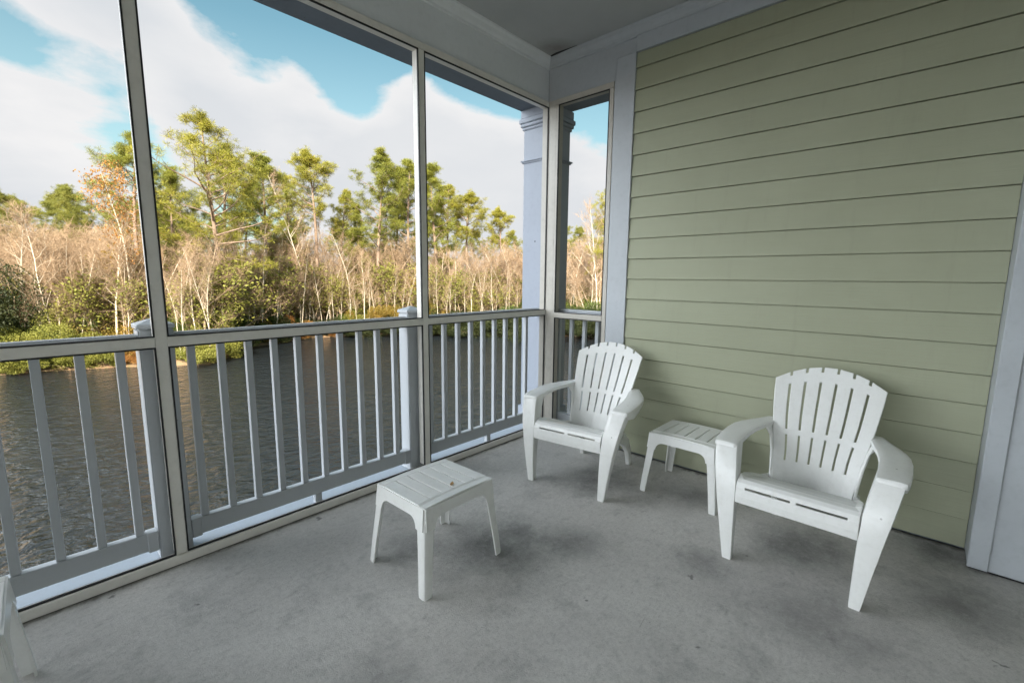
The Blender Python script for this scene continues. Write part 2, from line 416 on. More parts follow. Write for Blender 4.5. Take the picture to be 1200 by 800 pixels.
posts = [-5.72, -4.25, -2.848, -1.412]
seg0 = posts[3] + PW
railsec(ra, 'x', posts[3] + PW + .001, .038, [-1.207 + .1327 * i for i in range(9)], [-.62])
railsec(ra, 'x', posts[2] + PW + .001, posts[3] - .001, [-2.650 + .1272 * i for i in range(10)], [-2.07])
railsec(ra, 'x', posts[1] + PW + .001, posts[2] - .001, [-2.915 - .1322 * i for i in range(9)], [-3.5])
railsec(ra, 'x', posts[0] + PW + .001, posts[1] - .001, [-4.33 - .13 * i for i in range(9)], [-4.9])
railsec(ra, 'x', XL, posts[0] - .001, [-5.80 - .13 * i for i in range(5)], [-6.2])
for p in posts:
    o = Hh('newel_post', bx(bmesh.new(), p, p + PW, RY - .012, RY - .012 + .112, .0, 1.122, .006, 2), RAILW, ra)
    y0, y1 = RY - .012, RY + .100
    c = bmesh.new(); bx(c, p - .006, p + PW + .006, y0 - .006, y1 + .006, 1.1225, 1.144, .004)
    t = [c.verts.new(q) for q in ((p - .002, y0 - .002, 1.144), (p + PW + .002, y0 - .002, 1.144), (p + PW + .002, y1 + .002, 1.144), (p - .002, y1 + .002, 1.144))]
    tp = c.verts.new((p + PW / 2, (y0 + y1) / 2, 1.170)); c.faces.new(t[::-1])
    for i in range(4): c.faces.new((t[i], t[(i+1) % 4], tp))
    cap = obj('post_cap', c, RAILW, o)
    c = bmesh.new(); bx(c, p - .008, p + PW + .008, y0 - .008, y1 + .008, -.001, .012, .003)
rb = thing('balcony_railing', 'short white railing outside the narrow corner screen', 'railing', (.1, -.4, 0))
railsec(rb, 'y', -.84, .008, [-.10, -.235, -.37, -.50, -.63, -.76], [-.45])

# column outside the corner
co_ = thing('square_column', 'square white column with moulded capital outside the porch corner', 'column', (.19, .16, 0))
cx0, cx1, cy0, cy1 = .042, .340, .012, .310
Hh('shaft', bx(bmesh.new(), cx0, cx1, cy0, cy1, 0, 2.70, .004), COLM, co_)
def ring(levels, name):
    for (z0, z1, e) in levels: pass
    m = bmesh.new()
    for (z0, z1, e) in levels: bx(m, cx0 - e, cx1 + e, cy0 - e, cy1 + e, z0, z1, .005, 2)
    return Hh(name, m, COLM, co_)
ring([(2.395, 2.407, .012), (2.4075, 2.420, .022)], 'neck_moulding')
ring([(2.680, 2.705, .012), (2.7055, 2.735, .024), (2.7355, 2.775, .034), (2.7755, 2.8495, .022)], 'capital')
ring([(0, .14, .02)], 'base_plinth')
m = bmesh.new()
for (a, b_, z) in ((.05, .0115, 2.41), (.06, .0115, 1.7), (.07, .0115, 2.73)):
    bmesh.ops.create_cone(m, cap_ends=True, segments=10, radius1=.006, radius2=.006, depth=.004, matrix=Matrix.Translation((a, b_, z)) @ Matrix.Rotation(rad(90), 4, 'X'))
    bmesh.ops.create_cone(m, cap_ends=True, segments=10, radius1=.006, radius2=.006, depth=.004, matrix=Matrix.Translation((.0415, .1 + a, z)) @ Matrix.Rotation(rad(90), 4, 'Y'))
Hh('screw_heads', m, GASKET, co_)

# ------------------------------------------------------------------ adirondack chair (front faces -x, origin under front middle)
def make_chair(label):
    t = thing('adirondack_chair', label, 'chair')
    # backrest: 7 slats in one moulded shell
    cols = []; sl = .0052
    W7 = 7; us = [-1.0]
    for i in range(1, W7):
        c = -1 + 2 * i / W7; us += [c - .023, c + .023]
    us += [1.0]
    vs = [0, .10, .19, .28, .37, .405, .45, .56, .68, .80, .87, .915, .955, 1.0]
    def halfw(v):
        # narrow at the seat, waist where the arms meet, flaring to the top
        pts = [(0, .178), (.30, .196), (.42, .212), (.60, .232), (.85, .247), (1, .252)]
        for (a, fa), (b, fb) in zip(pts, pts[1:]):
            if a <= v <= b: return fa + (fb - fa) * (v - a) / (b - a)
        return pts[-1][1]
    def P(u, v):
        hh = .615 - .085 * u * u * (v ** 2)
        s = v * hh
        w = halfw(v) * u
        z = .285 + s * .965 + .015 * v
        d = .455 + s * .43 + .05 * v * v * .5
        d -= .035 * (u * u) * (1 - .3 * v)      # cupped back
        return Vector((d, w, z))
    b = bmesh.new(); V = {}
    for i, u in enumerate(us):
        for j, v in enumerate(vs): V[i, j] = b.verts.new(P(u, v))
    for i in range(len(us) - 1):
        slit = i % 2 == 1
        for j in range(len(vs) - 1):
            if slit:
                v0 = vs[j]
                k = (i - 1) // 2
                if .19 <= v0 < .40 or .45 <= v0 < .87: continue
                if v0 >= .955: continue
            b.faces.new((V[i, j], V[i+1, j], V[i+1, j+1], V[i, j+1]))
    bk = obj('backrest', b, PLASTIC, t)
    so = bk.modifiers.new('solid', 'SOLIDIFY'); so.thickness = .013; so.offset = 0
    bv = bk.modifiers.new('bevel', 'BEVEL'); bv.width = .003; bv.segments = 2; bv.limit_method = 'ANGLE'; bv.angle_limit = rad(50)
    # seat with rolled front and two slots
    b = bmesh.new()
    ss = [-.240, -.215, -.20, -.012, .012, .20, .215, .240]
    ds = [(.012, .300), (.008, .335), (.010, .375), (.014, .384), (.022, .402), (.040, .414), (.075, .416), (.14, .402), (.24, .370), (.34, .335), (.43, .305), (.475, .287)]
    V = {}
    for i, s in enumerate(ss):
        for j, (d, z) in enumerate(ds):
            k = 1 - .2 * max(0, (d - .2) / .28)
            V[i, j] = b.verts.new((d, s * k, z + (.012 if abs(s) > .23 and j > 5 else 0)))
    for i in range(len(ss) - 1):
        for j in range(len(ds) - 1):
            if j == 2 and i in (2, 4): continue
            b.faces.new((V[i, j], V[i+1, j], V[i+1, j+1], V[i, j+1]))
    se = obj('seat', b, PLASTIC, t)
    so = se.modifiers.new('solid', 'SOLIDIFY'); so.thickness = .010; so.offset = -1
    bv = se.modifiers.new('bevel', 'BEVEL'); bv.width = .003; bv.segments = 2; bv.limit_method = 'ANGLE'; bv.angle_limit = rad(40)
    for s in (-1, 1):
        # front leg: broad moulded face, tapering to a narrow foot
        b = bmesh.new()
        loft(b, [((.020, s*.256, 0), (.018, 0, 0), (0, .020, 0)), ((.021, s*.257, .012), (.020, 0, 0), (0, .022, 0)), ((.025, s*.268, .15), (.026, 0, 0), (0, .032, 0)),
                 ((.038, s*.2815, .30), (.034, 0, 0), (0, .043, 0)), ((.058, s*.293, .40), (.040, 0, 0), (0, .050, 0)), ((.086, s*.304, .47), (.047, 0, 0), (0, .052, 0)), ((.119, s*.3145, .53), (.053, 0, 0), (0, .052, 0)), ((.142, s*.320, .560), (.054, 0, 0), (0, .052, 0)), ((.146, s*.321, .566), (.050, 0, 0), (0, .048, 0))], 28, 10)
        l = obj('front_leg', b, PLASTIC, t, smooth=True); autosmooth(l, 40)
        # armrest: broad plate sweeping back and in to the backrest, with a skirt on its outer edge
        b = bmesh.new()
        A = [(.078, .322, .556, .040, .008), (.086, .323, .566, .050, .015), (.12, .325, .572, .056, .018), (.20, .327, .578, .058, .018), (.30, .324, .584, .059, .016), (.38, .313, .588, .060, .014), (.44, .296, .590, .058, .014), (.50, .274, .592, .050, .014), (.56, .252, .593, .038, .012), (.62, .234, .595, .026, .010)]
        loft(b, [((d, s*y, z - h), (0, w, 0), (0, 0, h)) for d, y, z, w, h in A], 24, 6)
        loft(b, [((.092, s*.362, .552), (.002, .006, 0), (0, 0, .010)), ((.12, s*.368, .540), (0, .008, 0), (0, 0, .026)), ((.20, s*.374, .536), (0, .008, 0), (0, 0, .034)), ((.27, s*.375, .546), (0, .007, 0), (0, 0, .026)), ((.36, s*.368, .562), (0, .006, 0), (0, 0, .016)), ((.42, s*.356, .572), (0, .006, 0), (0, 0, .012))], 12, 4)
        l = obj('armrest', b, PLASTIC, t, smooth=True); autosmooth(l, 40)
        # side shell joining arm, back and seat
        b = bmesh.new()
        loft(b, [((.452, s*.183, .285), (.030, 0, 0), (0, .010, 0)), ((.470, s*.189, .36), (.026, 0, 0), (0, .009, 0)), ((.506, s*.199, .44), (.026, 0, 0), (0, .009, 0)), ((.540, s*.215, .52), (.034, 0, 0), (0, .010, 0)), ((.552, s*.236, .565), (.060, 0, 0), (0, .014, 0)), ((.555, s*.246, .580), (.080, 0, 0), (0, .012, 0))], 12, 4)
        loft(b, [((.05, s*.245, .355), (0, .010, 0), (0, 0, .055)), ((.16, s*.238, .345), (0, .009, 0), (0, 0, .050)), ((.30, s*.220, .310), (0, .009, 0), (0, 0, .045)), ((.42, s*.202, .280), (0, .009, 0), (0, 0, .045)), ((.50, s*.192, .262), (0, .010, 0), (0, 0, .050))], 12, 4)
        l = obj('side_frame', b, PLASTIC, t, smooth=True); autosmooth(l, 40)
        # rear leg
        b = bmesh.new()
        loft(b, [((.400, s*.195, .262), (.045, 0, -.01), (0, .013, 0)), ((.490, s*.192, .250), (.040, 0, .03), (0, .016, 0)), ((.575, s*.190, .200), (.034, 0, .022), (0, .019, 0)), ((.635, s*.189, .12), (.028, 0, .010), (0, .020, 0)), ((.668, s*.188, .02), (.024, 0, .003), (0, .020, 0)), ((.672, s*.188, 0), (.022, 0, 0), (0, .018, 0))], 14, 4.5)
        l = obj('rear_leg', b, PLASTIC, t, smooth=True); autosmooth(l, 40)
    # arched brace between the rear legs
    b = bmesh.new()
    loft(b, [((.575, -.185, .175), (.006, 0, 0), (0, 0, .03)), ((.572, -.10, .225), (.006, 0, 0), (0, 0, .022)), ((.57, 0, .24), (.006, 0, 0), (0, 0, .018)), ((.572, .10, .225), (.006, 0, 0), (0, 0, .022)), ((.575, .185, .175), (.006, 0, 0), (0, 0, .03))], 10, 4)
    obj('rear_brace', b, PLASTIC, t, smooth=True)
    return t
ch = make_chair('white plastic adirondack chair at right, nearest the tall white pilaster')
ch.location = (-.938, -2.180, 0)
# second chair, turned slightly, in the corner
v = Vector((.073, -.53)); ang = math.atan2(v.x, -v.y)
dup(ch, (-.905, -.905, 0), ang, 'white plastic adirondack chair in the corner, beside the narrow screen')

# ------------------------------------------------------------------ slatted side table
def make_table(label, mat):
    t = thing('side_table', label, 'table')
    hx, hy, H = .205, .180, .392
    b = bmesh.new()
    # slatted top: crowned across x, grooves along y
    n = 6; xs = [-hx]
    for i in range(1, n): c = -hx + 2 * hx * (i) / n; xs += [c - .0035, c + .0035]
    xs += [hx]; ys = [-hy, -hy + .035, -hy + .05, -.06, .06, hy - .05, hy - .035, hy]
    V = {}
    for i, x in enumerate(xs):
        for j, y in enumerate(ys):
            z = H + .007 * (1 - (x / hx) ** 2) + (.004 if abs(y) < hy - .04 else 0)
            groove = (i not in (0, len(xs) - 1))
            V[i, j] = b.verts.new((x, y, z))
    for i in range(len(xs) - 1):
        for j in range(len(ys) - 1):
            if i % 2 == 1 and 1 < j < len(ys) - 3 + 1 and 2 <= j <= 4: continue
            b.faces.new((V[i, j], V[i+1, j], V[i+1, j+1], V[i, j+1]))
    tp = obj('tabletop', b, mat, t)
    so = tp.modifiers.new('solid', 'SOLIDIFY'); so.thickness = .009; so.offset = -1
    bv = tp.modifiers.new('bevel', 'BEVEL'); bv.width = .0025; bv.segments = 2; bv.limit_method = 'ANGLE'; bv.angle_limit = rad(40)
    # skirts with rounded arches down into the legs
    def skirt(L, off, name, axis):
        pts = [(-L, H - .002), (L, H - .002), (L, H - .100)]
        N = 8
        for i in range(N + 1):
            a = math.pi / 2 * i / N
            pts.append((L - .048 - .045 * (1 - math.cos(a)), H - .100 + .048 * math.sin(a)))
        for i in range(N, -1, -1):
            a = math.pi / 2 * i / N
            pts.append((-L + .048 + .045 * (1 - math.cos(a)), H - .100 + .048 * math.sin(a)))
        pts.append((-L, H - .100))
        for sg in (-1, 1):
            m = bmesh.new(); prism(m, pts, 'y' if axis == 'x' else 'x', -.004, .004)
            for v in m.verts:
                k = (H - v.co.z) * .10 + off
                if axis == 'x': v.co.y += sg * k; v.co.x *= 1 + (H - v.co.z) * .30
                else: v.co.x += sg * k; v.co.y *= 1 + (H - v.co.z) * .30
            obj('skirt', m, mat, t)
    skirt(hx - .004, hy + .0005, 's', 'x'); skirt(hy - .004, hx + .0005, 's', 'y')
    for sx in (-1, 1):
        for sy in (-1, 1):
            # angle-section leg, splayed and tapering, hollow inside
            m = bmesh.new(); rings = []
            for (z, e, w) in ((0, .036, .038), (.012, .0365, .040), (.10, .029, .043), (.20, .019, .0465), (.28, .0113, .050), (.312, .0085, .056), (.344, .005, .070), (H - .001, .0010, .066)):
                ox, oy = hx + e, hy + e; th = .008; r = .012
                pts = [(ox - w, oy), (ox - r, oy), (ox - r * .3, oy - r * .3), (ox, oy - r), (ox, oy - w), (ox - th, oy - w), (ox - th, oy - th - .004), (ox - th - .004, oy - th), (ox - w, oy - th)]
                rings.append([m.verts.new((sx * p, sy * q, z)) for p, q in pts])
            for r0, r1 in zip(rings, rings[1:]):
                for i in range(9): m.faces.new((r0[i], r0[(i+1) % 9], r1[(i+1) % 9], r1[i]))
            m.faces.new(rings[0]); m.faces.new(rings[-1])
            l = obj('leg', m, mat, t); autosmooth(l, 30)
    return t
t1 = make_table('white slatted plastic side table alone in the middle of the floor', PLASTIC)
t1.location = (-1.912, -.867, 0)
t1.rotation_euler = (0, 0, rad(1))
dup(t1, (-.335, -1.500, 0), rad(90), 'white slatted plastic side table between the two adirondack chairs')
dup(t1, (-3.520, -.587, 0), rad(-1), 'white plastic side table cut off by the left edge, by the screen sill')

bm = bmesh.new()
lp = [(-.018, 0, .0), (-.010, .007, .003), (.0, .009, .001), (.011, .006, .004), (.018, .001, .006), (.010, -.006, .003), (.0, -.009, .002), (-.010, -.006, .004)]
a_ = [bm.verts.new(p) for p in lp]; c_ = bm.verts.new((0, 0, -.001))
for i in range(8): bm.faces.new((a_[i], a_[(i+1) % 8], c_))
lf_, nt_, b_ = new_mat('dry_leaf'); b_.inputs['Base Color'].default_value = (.42, .27, .12, 1); b_.inputs['Roughness'].default_value = .8
o = obj('dry_leaf', bm, lf_); o.location = (-1.894, -.968, .4035); o.rotation_euler = (0, 0, .6)
so_ = o.modifiers.new('solid', 'SOLIDIFY'); so_.thickness = .001
tag(o, 'small dry tan leaf lying on the middle side table', 'leaf')
# ------------------------------------------------------------------ ground, pond
WZ = -7.0      # water level
shore = [(-140, 60), (-60, 58), (-20, 54.5), (-2.5, 53), (2.5, 51), (6, 48.5), (8.4, 47), (10.5, 49), (13.6, 55.5), (24, 59), (34, 54), (41, 47.5), (47, 40), (53, 33), (62, 22), (80, 5), (100, -30)]
shore = [(CAM[0] + (x - CAM[0]), CAM[1] + (y - CAM[1])) for x, y in shore]
SH = np.array(shore)
def sdist(x, y):
    """signed distance to the shoreline, positive on land beyond the pond"""
    p = np.stack([x, y], -1); best = np.full(x.shape, 1e9); sg = np.ones(x.shape)
    for a, b in zip(SH, SH[1:]):
        d = b - a; t = np.clip(((p - a) @ d) / (d @ d), 0, 1); q = a + t[..., None] * d
        dist = np.hypot(*(np.moveaxis(p - q, -1, 0)))
        cr = d[0] * (p[..., 1] - a[1]) - d[1] * (p[..., 0] - a[0])
        m = dist < best; best = np.where(m, dist, best); sg = np.where(m, np.sign(cr), sg)
    return best * sg
def gz(x, y):
    s = sdist(np.atleast_1d(np.array(x, float)), np.atleast_1d(np.array(y, float)))
    w = .5 * np.sin(np.array(x) * .31 + 1) * np.cos(np.array(y) * .27)
    return WZ + np.where(s > 0, .15 + .9 * (1 - np.exp(-s / 2.5)) + w * np.clip(s / 8, 0, 1) * .5, np.maximum(-1.5, s * .5))
def grid_mesh(name, xs, ys, zf):
    X, Y_ = np.meshgrid(xs, ys, indexing='ij'); Z = zf(X.ravel(), Y_.ravel())
    co = np.stack([X.ravel(), Y_.ravel(), Z], 1); nx, ny = len(xs), len(ys)
    i, j = np.meshgrid(np.arange(nx - 1), np.arange(ny - 1), indexing='ij')
    a = (i * ny + j).ravel(); F = np.stack([a, a + ny, a + ny + 1, a + 1], 1)
    return mesh_np(name, co, F)
def mesh_np(name, co, F, mats=None):
    me = bpy.data.meshes.new(name); k = F.shape[1]
    me.vertices.add(len(co)); me.vertices.foreach_set('co', np.ascontiguousarray(co, dtype=np.float32).ravel())
    me.loops.add(F.size); me.loops.foreach_set('vertex_index', np.ascontiguousarray(F, dtype=np.int32).ravel())
    me.polygons.add(len(F)); me.polygons.foreach_set('loop_start', np.arange(0, F.size, k, dtype=np.int32))
    me.update(calc_edges=True); return me
def link_me(name, me, mat, parent=None):
    o = bpy.data.objects.new(name, me); COL.objects.link(o)
    if not me.materials: me.materials.append(mat)
    if parent: o.parent = parent
    return o
m, nt, b = new_mat('leaf_litter')
pos = nt.add('ShaderNodeNewGeometry').outputs['Position']
c = nt.mix(nt.ramp(nt.noise(pos, .5, 6, .7), .4, .62), (.30, .20, .11, 1), (.14, .13, .05, 1))
c = nt.mix(nt.ramp(nt.noise(pos, 5, 5, .8), .45, .6), c, (.30, .17, .10, 1))
nt.link(c, b.inputs['Base Color']); b.inputs['Roughness'].default_value = .95
xs = np.unique(np.concatenate([np.linspace(-400, -70, 12), np.linspace(-70, 110, 150), np.linspace(110, 700, 12)]))
ys = np.unique(np.concatenate([np.linspace(-120, -20, 12), np.linspace(-20, 95, 110), np.linspace(95, 700, 14)]))
gr = link_me('ground', grid_mesh('ground', xs, ys, gz), m); tag(gr, 'leaf covered woodland floor beyond the pond', kind='structure')
gr.data.polygons.foreach_set('use_smooth', [True] * len(gr.data.polygons))
m, nt, b = new_mat('pond_water')
pos = nt.add('ShaderNodeNewGeometry').outputs['Position']
b.inputs['Base Color'].default_value = (.015, .019, .022, 1); b.inputs['Roughness'].default_value = .06; b.inputs['IOR'].default_value = 1.33
w1 = nt.noise(nt.mapping(pos, (1, 1.35, 1)), 1.5, 4, .55, .6); w2 = nt.noise(pos, 5.0, 3, .6, .4); w3 = nt.noise(pos, .35, 3)
h = nt.math('ADD', nt.math('MULTIPLY', w1, 1.0), nt.math('MULTIPLY', w2, .16))
h = nt.math('MULTIPLY', h, nt.math('ADD', .5, w3))
bp = nt.add('ShaderNodeBump'); bp.inputs['Strength'].default_value = 1; bp.inputs['Distance'].default_value = .20
nt.link(h, bp.inputs['Height']); nt.link(bp.outputs[0], b.inputs['Normal'])
wa = link_me('pond_water', grid_mesh('pond_water', np.array([-400., 160.]), np.array([-4., 75.]), lambda x, y: np.full(x.shape, WZ)), m)
tag(wa, 'rippled brown pond water', kind='structure')

# ------------------------------------------------------------------ trees
class TB:
    def __init__(s): s.v = []; s.f = []; s.n = 0
    def tube(s, pts, rads, k=4):
        pts = np.array(pts, float); base = s.n; prev = None
        for i, p in enumerate(pts):
            d = pts[min(i + 1, len(pts) - 1)] - pts[max(i - 1, 0)]; d = d / (np.linalg.norm(d) + 1e-9)
            a = np.cross(d, [0.3, .9, .1]); a /= np.linalg.norm(a) + 1e-9; b = np.cross(d, a)
            for q in range(k):
                t = 2 * math.pi * q / k; s.v.append(p + rads[i] * (a * math.cos(t) + b * math.sin(t)))
        for i in range(len(pts) - 1):
            for q in range(k):
                s.f.append((base + i*k + q, base + i*k + (q+1) % k, base + (i+1)*k + (q+1) % k, base + (i+1)*k + q))
        s.n += len(pts) * k
    def arr(s): return np.array(s.v), np.array(s.f)
def tufts(centres, R, per, rg, wd=.10, up=.35, ln=1.0):
    """needle / leaf blades (triangles as quads) round each centre"""
    c = np.repeat(np.array(centres), per, 0); n = len(c)
    d = rg.normal(size=(n, 3)); d[:, 2] += up; d /= np.linalg.norm(d, axis=1)[:, None]
    a = np.cross(d, rg.normal(size=(n, 3))); a /= np.linalg.norm(a, axis=1)[:, None] + 1e-9
    L = R * (.6 + .6 * rg.random(n))[:, None] * ln; w = wd * R * (.7 + .6 * rg.random(n))[:, None]
    p0 = c + d * R * .12; co = np.stack([p0 - a * w * .5, p0 + a * w * .5, p0 + d * L + a * w, p0 + d * L - a * w], 1).reshape(-1, 3)
    return co, np.arange(4 * n).reshape(n, 4)
def leaves(centres, size, rg):
    c = np.array(centres); n = len(c); d = rg.normal(size=(n, 3)); d /= np.linalg.norm(d, axis=1)[:, None]
    a = np.cross(d, rg.normal(size=(n, 3))); a /= np.linalg.norm(a, axis=1)[:, None] + 1e-9; b = np.cross(d, a)
    s = size * (.6 + .8 * rg.random(n))[:, None]
    co = np.stack([c - a*s, c - b*s*.6, c + a*s, c + b*s*.6], 1).reshape(-1, 3)
    return co, np.arange(4 * n).reshape(n, 4)

def pine_data(seed, H=26., crown=.55, spread=4.2, dens=1.0, fork=False, r0=.26):
    rg = np.random.default_rng(seed); T = TB(); C_ = []
    lean = rg.normal(size=2) * .5; ph = rg.random() * 6
    def trunk(t): return np.array([lean[0]*t*t + .25*math.sin(ph + t*5), lean[1]*t*t + .25*math.cos(ph + t*4), H*t])
    ts = np.linspace(0, 1, 14); T.tube([trunk(t) for t in ts], [r0 * (1 - .88 * t) + .02 for t in ts], 7)
    nb = int(40 * dens); z0 = 1 - crown
    for i in range(nb):
        t = z0 + crown * ((i + rg.random()) / nb) ** .85
        rel = (t - z0) / crown
        if rg.random() < .12: continue
        prof = (math.sin(math.pi * min(1, rel * .80 + .24)) ** .8) * (.55 + .65 * rg.random())
        L = spread * max(.22, prof); az = i * 2.4 + rg.normal() * .5; el = .15 + .55 * rel + rg.normal() * .15
        p = trunk(t); d = np.array([math.cos(az) * math.cos(el), math.sin(az) * math.cos(el), math.sin(el)])
        pts = [p]; q = p.copy()
        for s_ in range(5):
            d = d + np.array([0, 0, .10]) + rg.normal(size=3) * .14; d /= np.linalg.norm(d); q = q + d * L / 5; pts.append(q.copy())
        rb = .018 + .018 * L; T.tube(pts, [rb * (1 - k / 5.6) for k in range(6)], 4)
        for k in range(2, 6):
            m_ = 2 + (k > 3) + (k == 5)
            for _ in range(m_):
                dd = d + rg.normal(size=3) * .75; dd /= np.linalg.norm(dd); l2 = L * (.13 + .16 * rg.random()) + .15
                e = pts[k] + dd * l2; T.tube([pts[k], (pts[k] + e) / 2 + [0, 0, -.04], e], [.02, .015, .008], 3)
                C_.append(e)
                if rg.random() < .8: C_.append(pts[k] + dd * l2 * .6 + rg.normal(size=3) * .18)
                if rg.random() < .55: C_.append(e + rg.normal(size=3) * .28)
    for _ in range(6): C_.append(trunk(1) + rg.normal(size=3) * [.35, .35, .3])
    # a few dead stubs below the crown
    for i in range(7):
        t = z0 * (.45 + .5 * rg.random()); az = rg.random() * 6.3; p = trunk(t); L = .6 + 1.6 * rg.random()
        T.tube([p, p + np.array([math.cos(az)*L*.6, math.sin(az)*L*.6, .05]), p + np.array([math.cos(az)*L, math.sin(az)*L, -.15])], [.04, .025, .008], 3)
    keep = rg.random(len(C_)) < .80; C_ = [c for c, k in zip(C_, keep) if k]
    return T.arr(), tufts(C_, .37, 40, rg, .034)
def bare_data(seed, H=14., r0=.11, stems=1, spread=.30, twig=1.0, leafy=0, low=.35):
    rg = np.random.default_rng(seed); T = TB(); Tw = TB(); lv = []
    for s_ in range(stems):
        base = rg.normal(size=3) * [.35, .35, 0] * (stems > 1); hh = H * (.75 + .3 * rg.random()) if stems > 1 else H
        lean = rg.normal(size=2) * (.05 if stems == 1 else .13); pts = []; p = base.copy(); d = np.array([lean[0], lean[1], 1.])
        N = 10
        for i in range(N + 1):
            pts.append(p.copy()); d = d + rg.normal(size=3) * [.07, .07, .02]; d[2] = max(d[2], .8); dn = d / np.linalg.norm(d); p = p + dn * hh / N
        T.tube(pts, [r0 * (1 - .86 * i / N) for i in range(N + 1)], 5)
        nb = int(17 + 5 * rg.random())
        for b_ in range(nb):
            t = low + (1 - low) * (b_ + rg.random()) / nb; f = t * N; i = min(int(f), N - 1); p = pts[i] + (pts[i+1] - pts[i]) * (f - i)
            az = rg.random() * 6.283; L = hh * spread * (1.15 - t) * (.6 + .7 * rg.random()) + .5
            d = np.array([math.cos(az) * .75, math.sin(az) * .75, .75 + .5 * rg.random()]); d /= np.linalg.norm(d)
            q = p.copy(); bp_ = [q.copy()]
            for k in range(4):
                d = d + rg.normal(size=3) * .16 + [0, 0, .06]; d /= np.linalg.norm(d); q = q + d * L / 4; bp_.append(q.copy())
            rb = r0 * .36 * (1.25 - t); T.tube(bp_, [rb * (1 - k / 4.6) for k in range(5)], 3)
            for k in range(1, 5):
                for _ in range(3):
                    dd = d + rg.normal(size=3) * .55 + [0, 0, .15]; dd /= np.linalg.norm(dd); l2 = L * (.16 + .26 * rg.random()) + .2
                    e = bp_[k] + dd * l2; mid = (bp_[k] + e) / 2 + rg.normal(size=3) * .05
                    Tw.tube([bp_[k], mid, e], [.014 * twig, .011 * twig, .005], 3)
                    for __ in range(3):
                        d3 = dd + rg.normal(size=3) * .6; d3 /= np.linalg.norm(d3); s0 = bp_[k] + (e - bp_[k]) * rg.random()
                        Tw.tube([s0, s0 + d3 * (.3 + .5 * rg.random())], [.008 * twig, .004], 3)
                    if leafy:
                        for __ in range(leafy): lv.append(e + rg.normal(size=3) * .32)
    return T.arr(), Tw.arr(), (leaves(lv, .11, rg) if lv else None)
def bush_data(seed, rx=2., rz=1.4, n=2600, size=.055):
    rg = np.random.default_rng(seed); cs = []
    lobes = [(rg.normal(size=3) * [rx*.45, rx*.45, rz*.26] + [0, 0, rz*.60], rx*(.16 + .26*rg.random()), rz*(.16 + .24*rg.random())) for _ in range(26)]
    for c, a, b_ in lobes:
        d = rg.normal(size=(n // 26, 3)); d /= np.linalg.norm(d, axis=1)[:, None]; r = (.55 + .5 * rg.random(n // 26) ** .7)[:, None]
        cs.append(c + d * r * [a, a, b_])
    cs = np.concatenate(cs); cs[:, 2] = np.abs(cs[:, 2])
    T = TB()
    for _ in range(9):
        e = lobes[rg.integers(26)][0]; T.tube([(rg.normal() * .1, rg.normal() * .1, 0), e * [.5, .5, .6], e], [.05, .03, .012], 4)
    return T.arr(), leaves(cs, size, rg)

def mk(name, data, mat):
    me = mesh_np(name, *data); me.materials.append(mat); return me
def remat(me, mat):
    c = me.copy(); c.materials.clear(); c.materials.append(mat); return c

PINES = []
for sd, kw in ((1, dict(crown=.62, spread=5.2, dens=1.15)), (2, dict(crown=.50, spread=4.0)), (3, dict(crown=.42, spread=3.6, dens=.9)), (4, dict(crown=.55, spread=3.6, dens=1.1)), (5, dict(crown=.38, spread=3.8, dens=.8)), (6, dict(crown=.7, spread=3.2, dens=1.2))):
    (tr, fo) = pine_data(sd, **kw); PINES.append((mk('trunk', tr, PBARK), mk('crown', fo, NEEDLE if sd % 2 else NEEDLE_D)))
BARE = []
for sd, kw in ((11, dict(H=14, r0=.13)), (12, dict(H=13, r0=.12, spread=.26)), (13, dict(H=12, r0=.09, stems=3)), (14, dict(H=15, r0=.13, spread=.34)), (15, dict(H=11, r0=.08, stems=2)), (16, dict(H=12, r0=.10, spread=.22)), (17, dict(H=9, r0=.06, stems=4, spread=.36)), (18, dict(H=16, r0=.14, spread=.24))):
    tr, tw, _ = bare_data(sd, **kw); BARE.append((mk('trunk', tr, WBARK), mk('crown', tw, TWIG)))
BARE_T = [(remat(a, TBARK), b_) for a, b_ in BARE]
tr, tw, lv = bare_data(31, H=17, r0=.17, spread=.3, leafy=9, low=.35); LEAFY = (mk('trunk', tr, WBARK), mk('twigs', tw, TWIG), mk('leaves', lv, ORANGE))
tr, tw, lv = bare_data(32, H=9, r0=.08, stems=2, spread=.36, leafy=5, low=.2); LEAFY2 = (mk('trunk', tr, TBARK), mk('twigs', tw, TWIG), mk('leaves', lv, YELLOW))
BUSH = []
for sd in (41, 42, 43): tr, lf = bush_data(sd, 2.0, 1.9, 12000); BUSH.append((mk('stem', tr, TBARK), mk('foliage', lf, EVER)))
BUSHB = []
for sd in (44, 45): tr, lf = bush_data(sd, 2.0, 1.9, 30000, .030); BUSHB.append((mk('stem', tr, TBARK), mk('foliage', lf, EVER)))
BUSHBM = {k: [(a, remat(b_, mt)) for a, b_ in BUSHB] for k, mt in (('ever', EVER), ('olive', OLIVE), ('yellow', YELLOW), ('dark', DARKG), ('orange', ORANGE))}
BUSHM = {k: [(a, remat(b_, mt)) for a, b_ in BUSH] for k, mt in (('ever', EVER), ('olive', OLIVE), ('yellow', YELLOW), ('dark', DARKG), ('orange', ORANGE))}
# a small pine with low foliage
(tr, fo) = pine_data(51, H=12, crown=.8, spread=2.6, dens=.8, r0=.12); YPINE = (mk('trunk', tr, PBARK), mk('crown', fo, OLIVE))

